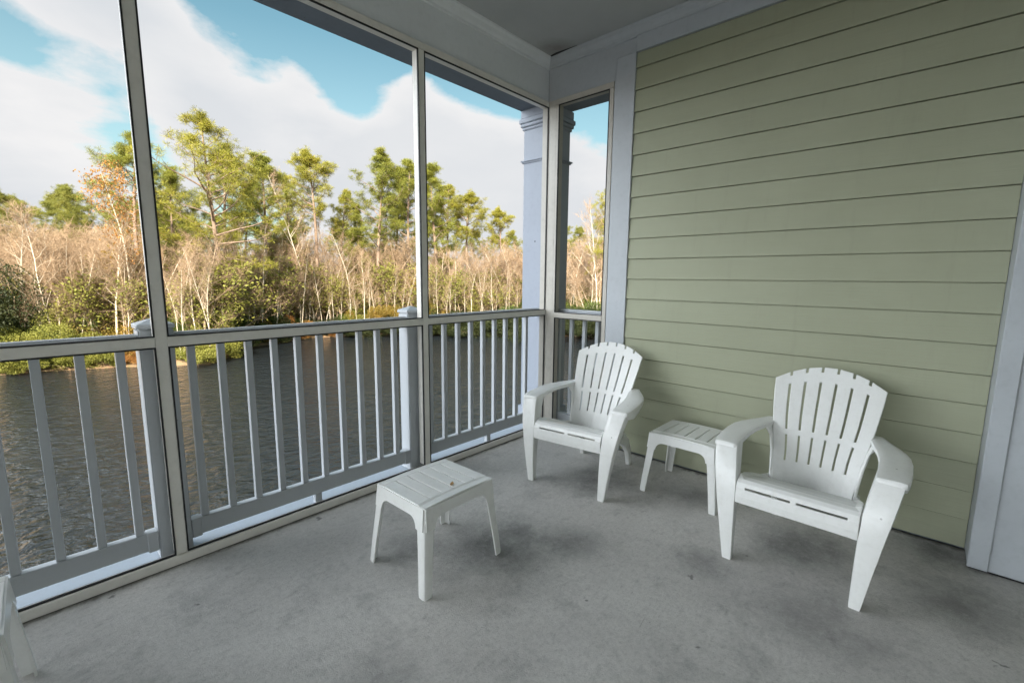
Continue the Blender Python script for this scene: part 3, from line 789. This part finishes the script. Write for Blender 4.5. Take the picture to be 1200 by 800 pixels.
SD = {}
def shore_d(px):
    k = int(px / 2)
    if k not in SD: SD[k] = _shore_d(k * 2 + 1)
    return SD[k]
def _shore_d(px):
    d = 30.
    while d < 95:
        x, y = spot(px, d)
        if sdist(np.array(x), np.array(y)) > 0: return d
        d += .5
    return 60.
def plant(name, parts, px, dist, label, cat, top=None, base=None, rz=None, wid=1.0, group=None, H=None):
    """stand one plant on the ground where the eye meets column px at dist metres; top = picture row of its tip"""
    dist = shore_d(px) + 1.2 + max(0., dist - (52. if px < 190 else 58.)) * 1.1
    x, y = spot(px, dist); z = float(gz(x, y)[0]) - .05
    sz = 1.0
    if top is not None:
        zs = []
        for _, me in parts:
            a_ = np.empty(len(me.vertices) * 3, dtype=np.float32); me.vertices.foreach_get('co', a_); zs.append(np.percentile(a_[2::3], 99.7))
        h = height_at(px, top, dist) - z; sz = h / max(zs)
    o = thing(name, label, cat, (x, y, z), random.random() * 6.28 if rz is None else rz, group)
    o.scale = (sz * wid, sz * wid, sz)
    for pn, me in parts:
        ob = bpy.data.objects.new(pn, me); COL.objects.link(ob); ob.parent = o
    return o
def pine(v, px, dist, top, label, wid=1.0, rz=None, group=None):
    return plant('pine_tree', (('trunk', PINES[v][0]), ('crown', PINES[v][1])), px, dist, label, 'tree', top, rz=rz, wid=wid, group=group, H=26.4)

pine(1, 168, 62, 156, 'tall thin pine rising right behind the left screen upright', 1.4)
pine(0, 255, 60, 134, 'tallest pine, broad open crown, left of the picture middle', 1.35, rz=.6)
pine(3, 313, 63, 183, 'bushy topped pine right of the tallest pine', 1.5)
pine(4, 373, 60, 176, 'pine with long bare trunk and round green top', 1.4)
pine(2, 398, 66, 222, 'slimmer pine close behind the round topped one', 1.0)
pine(3, 446, 61, 176, 'tall full pine left of the middle screen upright', 1.4, rz=2)
pine(5, 420, 67, 240, 'slender pine left of the tall full pine', 1.1)
pine(3, 268, 66, 170, 'pine leaning out behind the right side of the tallest pine', 1.3, rz=3)
pine(0, 340, 68, 205, 'ragged pine between the bushy topped and the round topped pine', 1.0, rz=2.5)
pine(5, 464, 68, 200, 'ragged pine between the tall full pine and the middle upright', 1.3, rz=4)
pine(1, 205, 66, 196, 'pine with thin drooping crown just right of the left upright', 1.2, rz=1)
pine(2, 528, 70, 214, 'pine filling the gap right of the middle upright', 1.2, rz=2)
pine(1, 482, 64, 186, 'pine standing right behind the middle screen upright', 1.3)
pine(5, 512, 66, 190, 'pine just right of the middle screen upright', 1.5)
pine(4, 546, 67, 224, 'round crowned pine between middle upright and column', 1.6, rz=1)
pine(4, 587, 72, 243, 'small topped pine next to the white column', 1.3, rz=4)
pine(2, 214, 72, 232, 'shorter pine in the gap left of the tallest pine', 1.2)
pine(2, 285, 70, 215, 'pine crown filling in between the tallest and the bushy topped pine', 1.2)
pine(0, 712, 62, 212, 'pine half hidden behind trim at the narrow corner screen', .9)
pine(3, 675, 95, 292, 'far pine low behind the column in the narrow corner screen', 1.3)
plant('round_pine', (('trunk', PINES[5][0]), ('crown', remat(PINES[5][1], OLIVE))), 92, 92, 'distant rounded tree standing over the bare trees at left', 'tree', 250, wid=1.7, H=26.4)

def ypine(px, dist, top, label, wid=1.0, group=None):
    return plant('young_pine', (('trunk', YPINE[0]), ('crown', YPINE[1])), px, dist, label, 'tree', top, wid=wid, group=group, H=12.3)
yl = ['young yellow green pine low beside the left screen upright', 'wide young pine under the gap left of the tallest pine', 'young pine in front of the tallest pine trunk', 'young pine under the bushy topped pine', 'young pine below the round topped pine',
      'young pine in front of the tall full pine', 'young pine left of the middle screen upright', 'young pine just right of the middle screen upright', 'young pine halfway from middle upright to column', 'young pine near the white column']
for (px, d, tp, w), lb in zip(((203, 66, 276, 1.0), (232, 68, 268, 1.2), (262, 66, 300, 1.1), (318, 66, 298, 1.2), (345, 70, 276, 1.0), (420, 64, 268, .8), (452, 68, 306, 1.2), (515, 68, 290, 1.0), (548, 70, 316, 1.3), (582, 74, 334, 1.0)), yl):
    ypine(px, d, tp, lb, w)

def bare(v, px, dist, top, label, wid=1.0, group=None, tan=False, rz=None):
    hs_ = (14, 13, 12, 15, 11, 12, 9, 16)[v]; A = (BARE_T if tan else BARE)[v]
    return plant('bare_tree', (('trunk', A[0]), ('crown', A[1])), px, dist, label, 'tree', top, rz=rz, wid=wid, group=group, H=hs_ * 1.02)
plant('orange_leaved_tree', (('trunk', LEAFY[0]), ('twigs', LEAFY[1]), ('leaves', LEAFY[2])), 147, 54, 'white trunked tree with orange autumn leaves left of the screen upright', 'tree', 192, H=18, wid=.9)
bare(3, 128, 52.5, 235, 'bare white tree leaning in front of the orange leaved tree', 1.0)
bare(0, 24, 53, 238, 'single straight bare white trunk at far left', .9)
bare(4, 38, 53.5, 278, 'short pair of bare white trunks at far left', 1.0)
bare(2, 62, 53, 240, 'clump of bare white stems, leftmost of the big clumps', 1.0)
bare(2, 74, 54, 262, 'clump of bare pale stems close to the big left clump', .9, rz=1)
bare(7, 90, 53.5, 290, 'bare white trunk right of the white clumps', 1.0)
bare(5, 4, 55, 250, 'bare tree at the very left edge', 1.1)
bare(7, 303, 59.5, 262, 'thin white bare trunk between the two biggest left pines', .8)
bare(1, 279, 59, 252, 'bare white tree right of the tallest pine', .9)
bare(7, 366, 59.5, 205, 'tall straight white trunk in front of the round topped pine', .7)
bare(0, 356, 60, 262, 'white bare tree left of the tall straight white trunk', .8)
bare(7, 385, 60.5, 240, 'bare white tree right of the tall straight white trunk', .7)
bare(3, 425, 60.5, 300, 'bare pale tree with crooked stem near the middle upright', .9)
bare(1, 337, 61, 270, 'bare white tree below the bushy topped pine', .9)
bare(3, 702, 60, 232, 'large bare white tree in the narrow corner screen', 1.0)
bare(1, 692, 59, 300, 'small bare white tree in the narrow corner screen', .9)
bare(0, 672, 62, 285, 'bare pale tree next to the column in the narrow corner screen', .9)
R = random.Random(5)
for nm, a, b_, n, lb in (('left', 2, 178, 9, 'slim white trunk at the water edge left of the left upright'), ('mid', 200, 330, 13, 'slim white trunk at the water edge below the two biggest left pines'),
                         ('cen', 332, 488, 18, 'slim white trunk at the water edge left of the middle upright'), ('rig', 500, 610, 14, 'slim white trunk at the water edge between middle upright and column')):
    for i in range(n):
        bare(R.choice([0, 1, 5, 7]), a + (b_ - a) * (i + R.random()) / n, 52 + .5 * R.random(), 285 + 45 * R.random(), lb, .55 + .2 * R.random(), group=lb.replace('trunk', 'trunks'))
zones = [('left', 0, 180, 53, 66, 26, 250, 300, 'thin bare tree in the pink brown thicket left of the left upright'),
         ('mid', 195, 330, 59, 72, 26, 262, 320, 'thin bare tree in the thicket between left upright and bushy topped pine'),
         ('cen', 330, 490, 60, 72, 30, 262, 315, 'thin bare tree in the thicket left of the middle upright'),
         ('rig', 496, 612, 61, 74, 34, 280, 318, 'thin bare tree in the pale thicket between middle upright and column'),
         ('win', 655, 715, 60, 72, 12, 275, 320, 'thin bare tree in the thicket seen through the narrow corner screen')]
for nm, a, b_, d0, d1, n, t0, t1_, lb in zones:
    for i in range(n):
        d = d0 + (d1 - d0) * R.random() ** 2
        px = a + (b_ - a) * (i + R.random()) / n
        bare(R.choice([0, 1, 2, 3, 4, 5, 6, 7]), px, d, t0 + (t1_ - t0) * R.random(), lb, .8 + .5 * R.random(), group=lb.replace('tree in', 'trees in'), tan=R.random() < .45)
for px, d, tp, lb in ((150, 58, 290, 'yellow leaved small tree behind the orange leaved tree'), (120, 60, 300, 'yellow green small tree left of the orange leaved tree'), (460, 62, 318, 'orange yellow small tree left of the middle upright'),
                      (478, 61, 322, 'orange yellow small tree right behind the middle upright'), (435, 63, 322, 'orange yellow small tree under the tall full pine'), (505, 63, 325, 'small orange leaved tree just right of the middle upright'), (338, 61, 340, 'small pinkish leaved tree above the bank, picture middle')):
    plant('autumn_tree', (('trunk', LEAFY2[0]), ('twigs', LEAFY2[1]), ('leaves', LEAFY2[2])), px, d, lb, 'tree', tp, H=9.3, wid=1.2)

ul = [('left', 10, 176, 5, 300, 'yellow green undergrowth tree in the thicket left of the left upright'), ('mid', 200, 330, 5, 292, 'yellow green undergrowth tree below the tallest pine'),
      ('cen', 335, 488, 9, 296, 'yellow green undergrowth tree left of the middle upright'), ('rig', 500, 605, 6, 312, 'yellow green undergrowth tree between middle upright and column')]
GREEN2 = ((LEAFY2[0], LEAFY2[1], remat(LEAFY2[2], OLIVE)), LEAFY2)
for nm, a, b_, n, t0, lb in ul:
    n = int(n * 2.2)
    for i in range(n):
        q = GREEN2[0] if R.random() < .7 else GREEN2[0]
        plant('undergrowth_tree', (('trunk', q[0]), ('twigs', q[1]), ('leaves', q[2])), a + (b_ - a) * (i + R.random()) / n, (52 if nm == 'left' else 58) + 1.5 + 6 * R.random() ** 1.5, lb, 'tree', t0 + 45 * R.random(), H=9.3, wid=1.3, group=lb.replace('tree', 'trees'))
BL = dict(ever='dark green evergreen shrub', olive='yellow green shrub', yellow='rusty autumn shrub', dark='very dark evergreen shrub', orange='orange leaved shrub')
def bush(k, px, off, h, where, wid=1.0):
    # off = metres behind the shoreline on that sight line
    d = 30.
    d = shore_d(px)
    d += off
    x, y = spot(px, d); z = float(gz(x, y)[0]) - .15; s = h / 2.6
    o = thing('shrub', BL[k] + ' ' + where, 'shrub', (x, y, z), R.random() * 6.28)
    o.scale = (s * wid, s * wid, s)
    a, f = BUSHM[k][R.randrange(3)] if h < 3.9 else BUSHBM[k][R.randrange(2)]
    for pn, me in (('stem', a), ('foliage', f)):
        ob = bpy.data.objects.new(pn, me); COL.objects.link(ob); ob.parent = o
    return o
bush('dark', 6, 4, 9.5, 'tall at the far left edge', .8)
bush('olive', 6, 1.5, 5.2, 'rounded at the far left shore')
bush('olive', 34, 1.5, 4.4, 'at the foot of the short pair of white trunks', 1.1)
bush('ever', 52, 2.5, 4.8, 'behind the leftmost white stems')
bush('olive', 18, .2, 1.9, 'trailing over the water at far left', 1.6)
bush('olive', 70, .2, 1.6, 'trailing over the water below the white clumps', 1.6)
bush('olive', 108, .2, 1.8, 'trailing over the water left of the upright', 1.5)
bush('yellow', 104, 3, 3.4, 'right of the white clumps')
bush('orange', 142, .8, 1.3, 'low on the bank left of the upright', 1.5)
bush('yellow', 160, 3, 3.6, 'below the orange leaved tree')
bush('yellow', 128, 5, 5.0, 'behind the leaning white tree')
bush('olive', 224, .0, 2.2, 'on the small point right of the left upright', 1.5)
bush('olive', 250, .3, 2.4, 'hanging over the water at the point', 1.3)
bush('ever', 276, .3, 2.3, 'dark behind the point', 1.2)
bush('ever', 206, 4, 4.0, 'beside the left screen upright', 1.1)
bush('olive', 238, 5, 4.6, 'pointed, above the small point', .8)
bush('ever', 222, 9, 4.2, 'inland of the small point', 1.2)
bush('ever', 266, 5, 3.6, 'below the tallest pine', 1.1)
bush('ever', 322, 1.5, 3.4, 'rounded below the young pine', 1.0)
bush('orange', 336, .8, 3.2, 'rust topped in the picture middle', .9)
bush('yellow', 300, 1, 2.6, 'left of the rounded dark shrub', 1.0)
bush('yellow', 362, 1, 2.4, 'at the foot of the tall straight trunk', 1.2)
bush('ever', 404, 1.5, 2.8, 'right of the tall straight trunk', 1.0)
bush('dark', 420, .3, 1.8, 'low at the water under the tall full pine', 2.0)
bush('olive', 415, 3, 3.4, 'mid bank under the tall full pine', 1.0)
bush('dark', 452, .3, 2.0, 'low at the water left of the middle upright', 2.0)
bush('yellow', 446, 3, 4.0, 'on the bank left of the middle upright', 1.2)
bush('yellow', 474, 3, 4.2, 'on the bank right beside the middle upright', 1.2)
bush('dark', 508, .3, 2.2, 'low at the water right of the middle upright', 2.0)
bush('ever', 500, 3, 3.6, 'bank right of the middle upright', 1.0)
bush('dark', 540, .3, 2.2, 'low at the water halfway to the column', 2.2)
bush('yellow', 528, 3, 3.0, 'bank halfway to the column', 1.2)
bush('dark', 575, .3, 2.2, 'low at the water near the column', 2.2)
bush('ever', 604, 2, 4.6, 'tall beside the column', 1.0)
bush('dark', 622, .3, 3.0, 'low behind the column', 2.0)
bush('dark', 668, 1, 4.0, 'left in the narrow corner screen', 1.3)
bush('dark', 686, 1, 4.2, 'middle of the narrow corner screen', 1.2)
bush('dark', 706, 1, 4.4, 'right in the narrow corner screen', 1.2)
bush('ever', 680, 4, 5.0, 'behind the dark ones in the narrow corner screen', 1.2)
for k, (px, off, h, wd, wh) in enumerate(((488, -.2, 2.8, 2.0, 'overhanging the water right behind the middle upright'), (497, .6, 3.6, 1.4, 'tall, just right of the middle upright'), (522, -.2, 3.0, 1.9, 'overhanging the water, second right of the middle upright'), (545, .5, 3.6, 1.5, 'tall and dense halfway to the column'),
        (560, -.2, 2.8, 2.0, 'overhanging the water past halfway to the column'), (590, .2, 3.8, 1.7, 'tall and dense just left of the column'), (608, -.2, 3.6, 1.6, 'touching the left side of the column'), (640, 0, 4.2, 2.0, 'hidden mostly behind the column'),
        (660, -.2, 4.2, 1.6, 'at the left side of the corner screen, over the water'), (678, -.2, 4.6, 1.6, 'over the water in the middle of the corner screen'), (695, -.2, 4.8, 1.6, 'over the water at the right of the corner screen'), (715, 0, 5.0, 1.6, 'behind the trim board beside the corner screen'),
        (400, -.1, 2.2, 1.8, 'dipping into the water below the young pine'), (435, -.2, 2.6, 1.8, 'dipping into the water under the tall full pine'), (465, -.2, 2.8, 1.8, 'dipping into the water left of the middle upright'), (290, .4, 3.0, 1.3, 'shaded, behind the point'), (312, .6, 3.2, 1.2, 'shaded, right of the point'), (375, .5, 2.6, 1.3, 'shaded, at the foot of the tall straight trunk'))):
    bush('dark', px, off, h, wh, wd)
bush('orange', 352, .2, 1.1, 'low rusty bank growth in the picture middle', 2.0)
bush('orange', 385, .2, 1.0, 'low rusty bank growth right of the picture middle', 2.0)

# the deep woods: one mass nobody could count
def woods():
    Vs = {0: [], 1: [], 2: []}; Fs = {0: [], 1: [], 2: []}; cnt = {0: 0, 1: 0, 2: 0}
    def put(slot, me, x, y, z, s, w, a):
        n = len(me.vertices); co = np.empty(n * 3, dtype=np.float32); me.vertices.foreach_get('co', co); co = co.reshape(-1, 3)
        f = np.empty(len(me.loops), dtype=np.int32); me.loops.foreach_get('vertex_index', f); f = f.reshape(-1, 4) + cnt[slot]
        c_, s_ = math.cos(a), math.sin(a); q = np.empty_like(co)
        q[:, 0] = (co[:, 0] * c_ - co[:, 1] * s_) * s * w + x; q[:, 1] = (co[:, 0] * s_ + co[:, 1] * c_) * s * w + y; q[:, 2] = co[:, 2] * s + z
        Vs[slot].append(q); Fs[slot].append(f); cnt[slot] += n
    rr = random.Random(9); BTOP = []
    for a_, b_ in BARE:
        q = np.empty(len(b_.vertices) * 3, dtype=np.float32); b_.vertices.foreach_get('co', q); BTOP.append(np.percentile(q[2::3], 98))
    for i in range(250):
        px = -260 + 1120 * (i + rr.random()) / 250; d = 70 + 40 * rr.random()
        x, y = spot(px, d)
        if sdist(np.array(x), np.array(y)) < 6: continue
        z = float(gz(x, y)[0]); k = rr.randrange(8)
        hgt = (14, 13, 12, 15, 11, 12, 9, 16)[k]
        d = max(d, shore_d(px) + 8); x, y = spot(px, d); z = float(gz(x, y)[0])
        row = 262 + 30 * rr.random() if px < 170 else (284 + 26 * rr.random() if px < 640 else 278 + 20 * rr.random())
        sc_ = (height_at(min(max(px, 0), 1200), row, d) - z) / BTOP[k]
        a = rr.random() * 6.28; put(0, BARE[k][0], x, y, z, sc_, 1.2, a); put(1, BARE[k][1], x, y, z, sc_, 1.2, a)
    for i in range(120):
        px = -200 + 1000 * (i + rr.random()) / 120; d = 66 + 40 * rr.random(); x, y = spot(px, d)
        if sdist(np.array(x), np.array(y)) < 5: continue
        s = 1.6 + 1.6 * rr.random(); put(2, BUSH[rr.randrange(3)][1], x, y, float(gz(x, y)[0]), s, 1.1, rr.random() * 6)
    for i in range(40):
        px = -200 + 1000 * (i + rr.random()) / 40; d = 82 + 30 * rr.random(); x, y = spot(px, d)
        put(2, PINES[rr.choice([1, 2, 4])][1], x, y, float(gz(x, y)[0]), .62 + .12 * rr.random(), 1.2, rr.random() * 6)
    co = np.concatenate(sum([Vs[k] for k in range(3)], [])); F = []; mi = []; off = 0
    for k in range(3):
        f = np.concatenate(Fs[k]) + off; F.append(f); mi += [k] * len(f); off += cnt[k]
    me = mesh_np('far_woods', co, np.concatenate(F)); 
    for mt in (TBARK, TWIG, OLIVE): me.materials.append(mt)
    me.polygons.foreach_set('material_index', np.array(mi, dtype=np.int32))
    return me
fw = bpy.data.objects.new('far_woods', woods()); COL.objects.link(fw)
tag(fw, 'hazy mass of bare winter woods beyond the first trees', 'woods', kind='stuff')

# ------------------------------------------------------------------ sky, sun
FILL_GLOW = 9.2
SUN_EL, SUN_VEC = 33, Vector((-.66, -.75, 0)).normalized()
sv = Vector((SUN_VEC.x * math.cos(rad(SUN_EL)), SUN_VEC.y * math.cos(rad(SUN_EL)), math.sin(rad(SUN_EL))))
sl = bpy.data.lights.new('sun', 'SUN'); sl.energy = 5.0; sl.angle = rad(.5); sl.color = (1, .90, .76)
so = bpy.data.objects.new('sun', sl); COL.objects.link(so); so.rotation_euler = sv.to_track_quat('Z', 'Y').to_euler(); so.location = (0, -20, 20)
w = bpy.data.worlds.new('World'); sc.world = w; w.use_nodes = True
nt = NT(w); bg = nt.n['Background']
sky = nt.add('ShaderNodeTexSky', sky_type='NISHITA'); sky.sun_disc = False
sky.sun_elevation = rad(SUN_EL); sky.sun_rotation = math.atan2(SUN_VEC.x, SUN_VEC.y)
sky.air_density = 1.0; sky.dust_density = .6; sky.ozone_density = 1.2
tc = nt.add('ShaderNodeTexCoord').outputs['Generated']
skc = nt.mix(1.0, sky.outputs[0], (1.05, 1.32, 1.02, 1), 'MULTIPLY')
# cloud deck: flat layer projected on the sky dome
sx = nt.add('ShaderNodeSeparateXYZ'); nt.link(tc, sx.inputs[0])
zc = nt.math('ADD', nt.math('MAXIMUM', sx.outputs['Z'], 0.0), .22)
cx = nt.math('DIVIDE', sx.outputs['X'], zc); cy = nt.math('DIVIDE', sx.outputs['Y'], zc)
cv = nt.add('ShaderNodeCombineXYZ'); nt.link(cx, cv.inputs[0]); nt.link(cy, cv.inputs[1])
n1 = nt.noise(nt.mapping(cv.outputs[0], loc=(3.1, 1.7, 0)), 1.5, 9, .56, .25)
n2 = nt.noise(nt.mapping(tc, (1, 1, 1.6), (2, 5, 1)), 6.0, 8, .6, .2)
field = nt.math('ADD', nt.math('MULTIPLY', n1, .72), nt.math('MULTIPLY', n2, .28))
def skydir(px, py):
    r = Mo.T @ np.array([(px - 600) / FPX, (py - 400) / FPX, 1]); return tuple(r / np.linalg.norm(r))
for (px, py, wd, amt) in CLOUDS if 'CLOUDS' in globals() else [
        (60, 45, .980, .30), (230, 95, .988, .20), (390, 150, .985, .20), (470, 170, .985, .16), (570, 210, .98, .20), (40, 240, .985, .18),
        (345, 12, .987, -.30), (440, 62, .994, -.26), (570, 95, .995, -.30), (235, 30, .995, -.12), (55, 116, .991, -.32), (115, 150, .994, -.2), (20, 190, .995, .10), (70, 215, .994, .1), (400, 290, .985, .16), (250, 175, .99, -.08), (330, 195, .992, -.10), (690, 150, .995, -.14), (700, 235, .99, .16), (590, 250, .985, .16), (660, 60, .99, -.1), (560, 300, .99, -.05)]:
    dp = nt.add('ShaderNodeVectorMath', operation='DOT_PRODUCT'); nt.link(tc, dp.inputs[0]); dp.inputs[1].default_value = skydir(px, py)
    mr = nt.add('ShaderNodeMapRange', interpolation_type='SMOOTHSTEP'); nt.link(dp.outputs['Value'], mr.inputs[0])
    mr.inputs[1].default_value = 1 - (1 - wd) * 2.2; mr.inputs[2].default_value = 1.0; mr.inputs[3].default_value = 0; mr.inputs[4].default_value = amt
    field = nt.math('ADD', field, mr.outputs[0])
mask = nt.ramp(field, .50, .58)
shade = nt.ramp(nt.noise(nt.mapping(tc, (1, 1, 2.2)), 3.2, 6, .5), .3, .75)
edge = nt.ramp(field, .54, .80, (1, 1, 1, 1), (0, 0, 0, 1))
shade = nt.math('ADD', nt.math('MULTIPLY', shade, .55), nt.math('MULTIPLY', edge, .6), clamp=True)
cloud = nt.mix(shade, (4.75, 4.95, 5.2, 1), (6.1, 6.05, 6.05, 1))
hz = nt.math('MULTIPLY', nt.ramp(sx.outputs['Z'], .02, .42, (1, 1, 1, 1), (0, 0, 0, 1)), .62)
skc = nt.mix(hz, skc, (4.6, 5.3, 5.6, 1))
fin = nt.mix(mask, skc, cloud)
# bright lobe added to the unseen sky at left to fill the porch
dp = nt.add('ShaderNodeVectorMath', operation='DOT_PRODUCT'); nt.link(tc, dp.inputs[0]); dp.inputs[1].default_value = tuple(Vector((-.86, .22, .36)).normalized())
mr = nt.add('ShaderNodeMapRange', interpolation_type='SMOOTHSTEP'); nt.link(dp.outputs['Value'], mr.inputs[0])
mr.inputs[1].default_value = .36; mr.inputs[2].default_value = .97; mr.inputs[3].default_value = 1.0; mr.inputs[4].default_value = FILL_GLOW
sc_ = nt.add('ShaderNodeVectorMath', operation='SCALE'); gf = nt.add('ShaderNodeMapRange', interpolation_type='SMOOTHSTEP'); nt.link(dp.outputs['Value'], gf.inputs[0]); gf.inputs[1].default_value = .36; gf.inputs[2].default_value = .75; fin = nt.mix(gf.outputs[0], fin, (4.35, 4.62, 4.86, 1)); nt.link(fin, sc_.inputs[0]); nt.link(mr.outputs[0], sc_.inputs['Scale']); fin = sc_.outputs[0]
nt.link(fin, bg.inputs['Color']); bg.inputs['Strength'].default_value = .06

vs_ = sc.view_settings; vs_.view_transform = 'Standard'; vs_.look = 'None'; vs_.exposure = 1.32; vs_.gamma = 1; vs_.use_curve_mapping = False
sc.cycles.use_denoising = True
sc.cycles.max_bounces = 8; sc.cycles.diffuse_bounces = 5
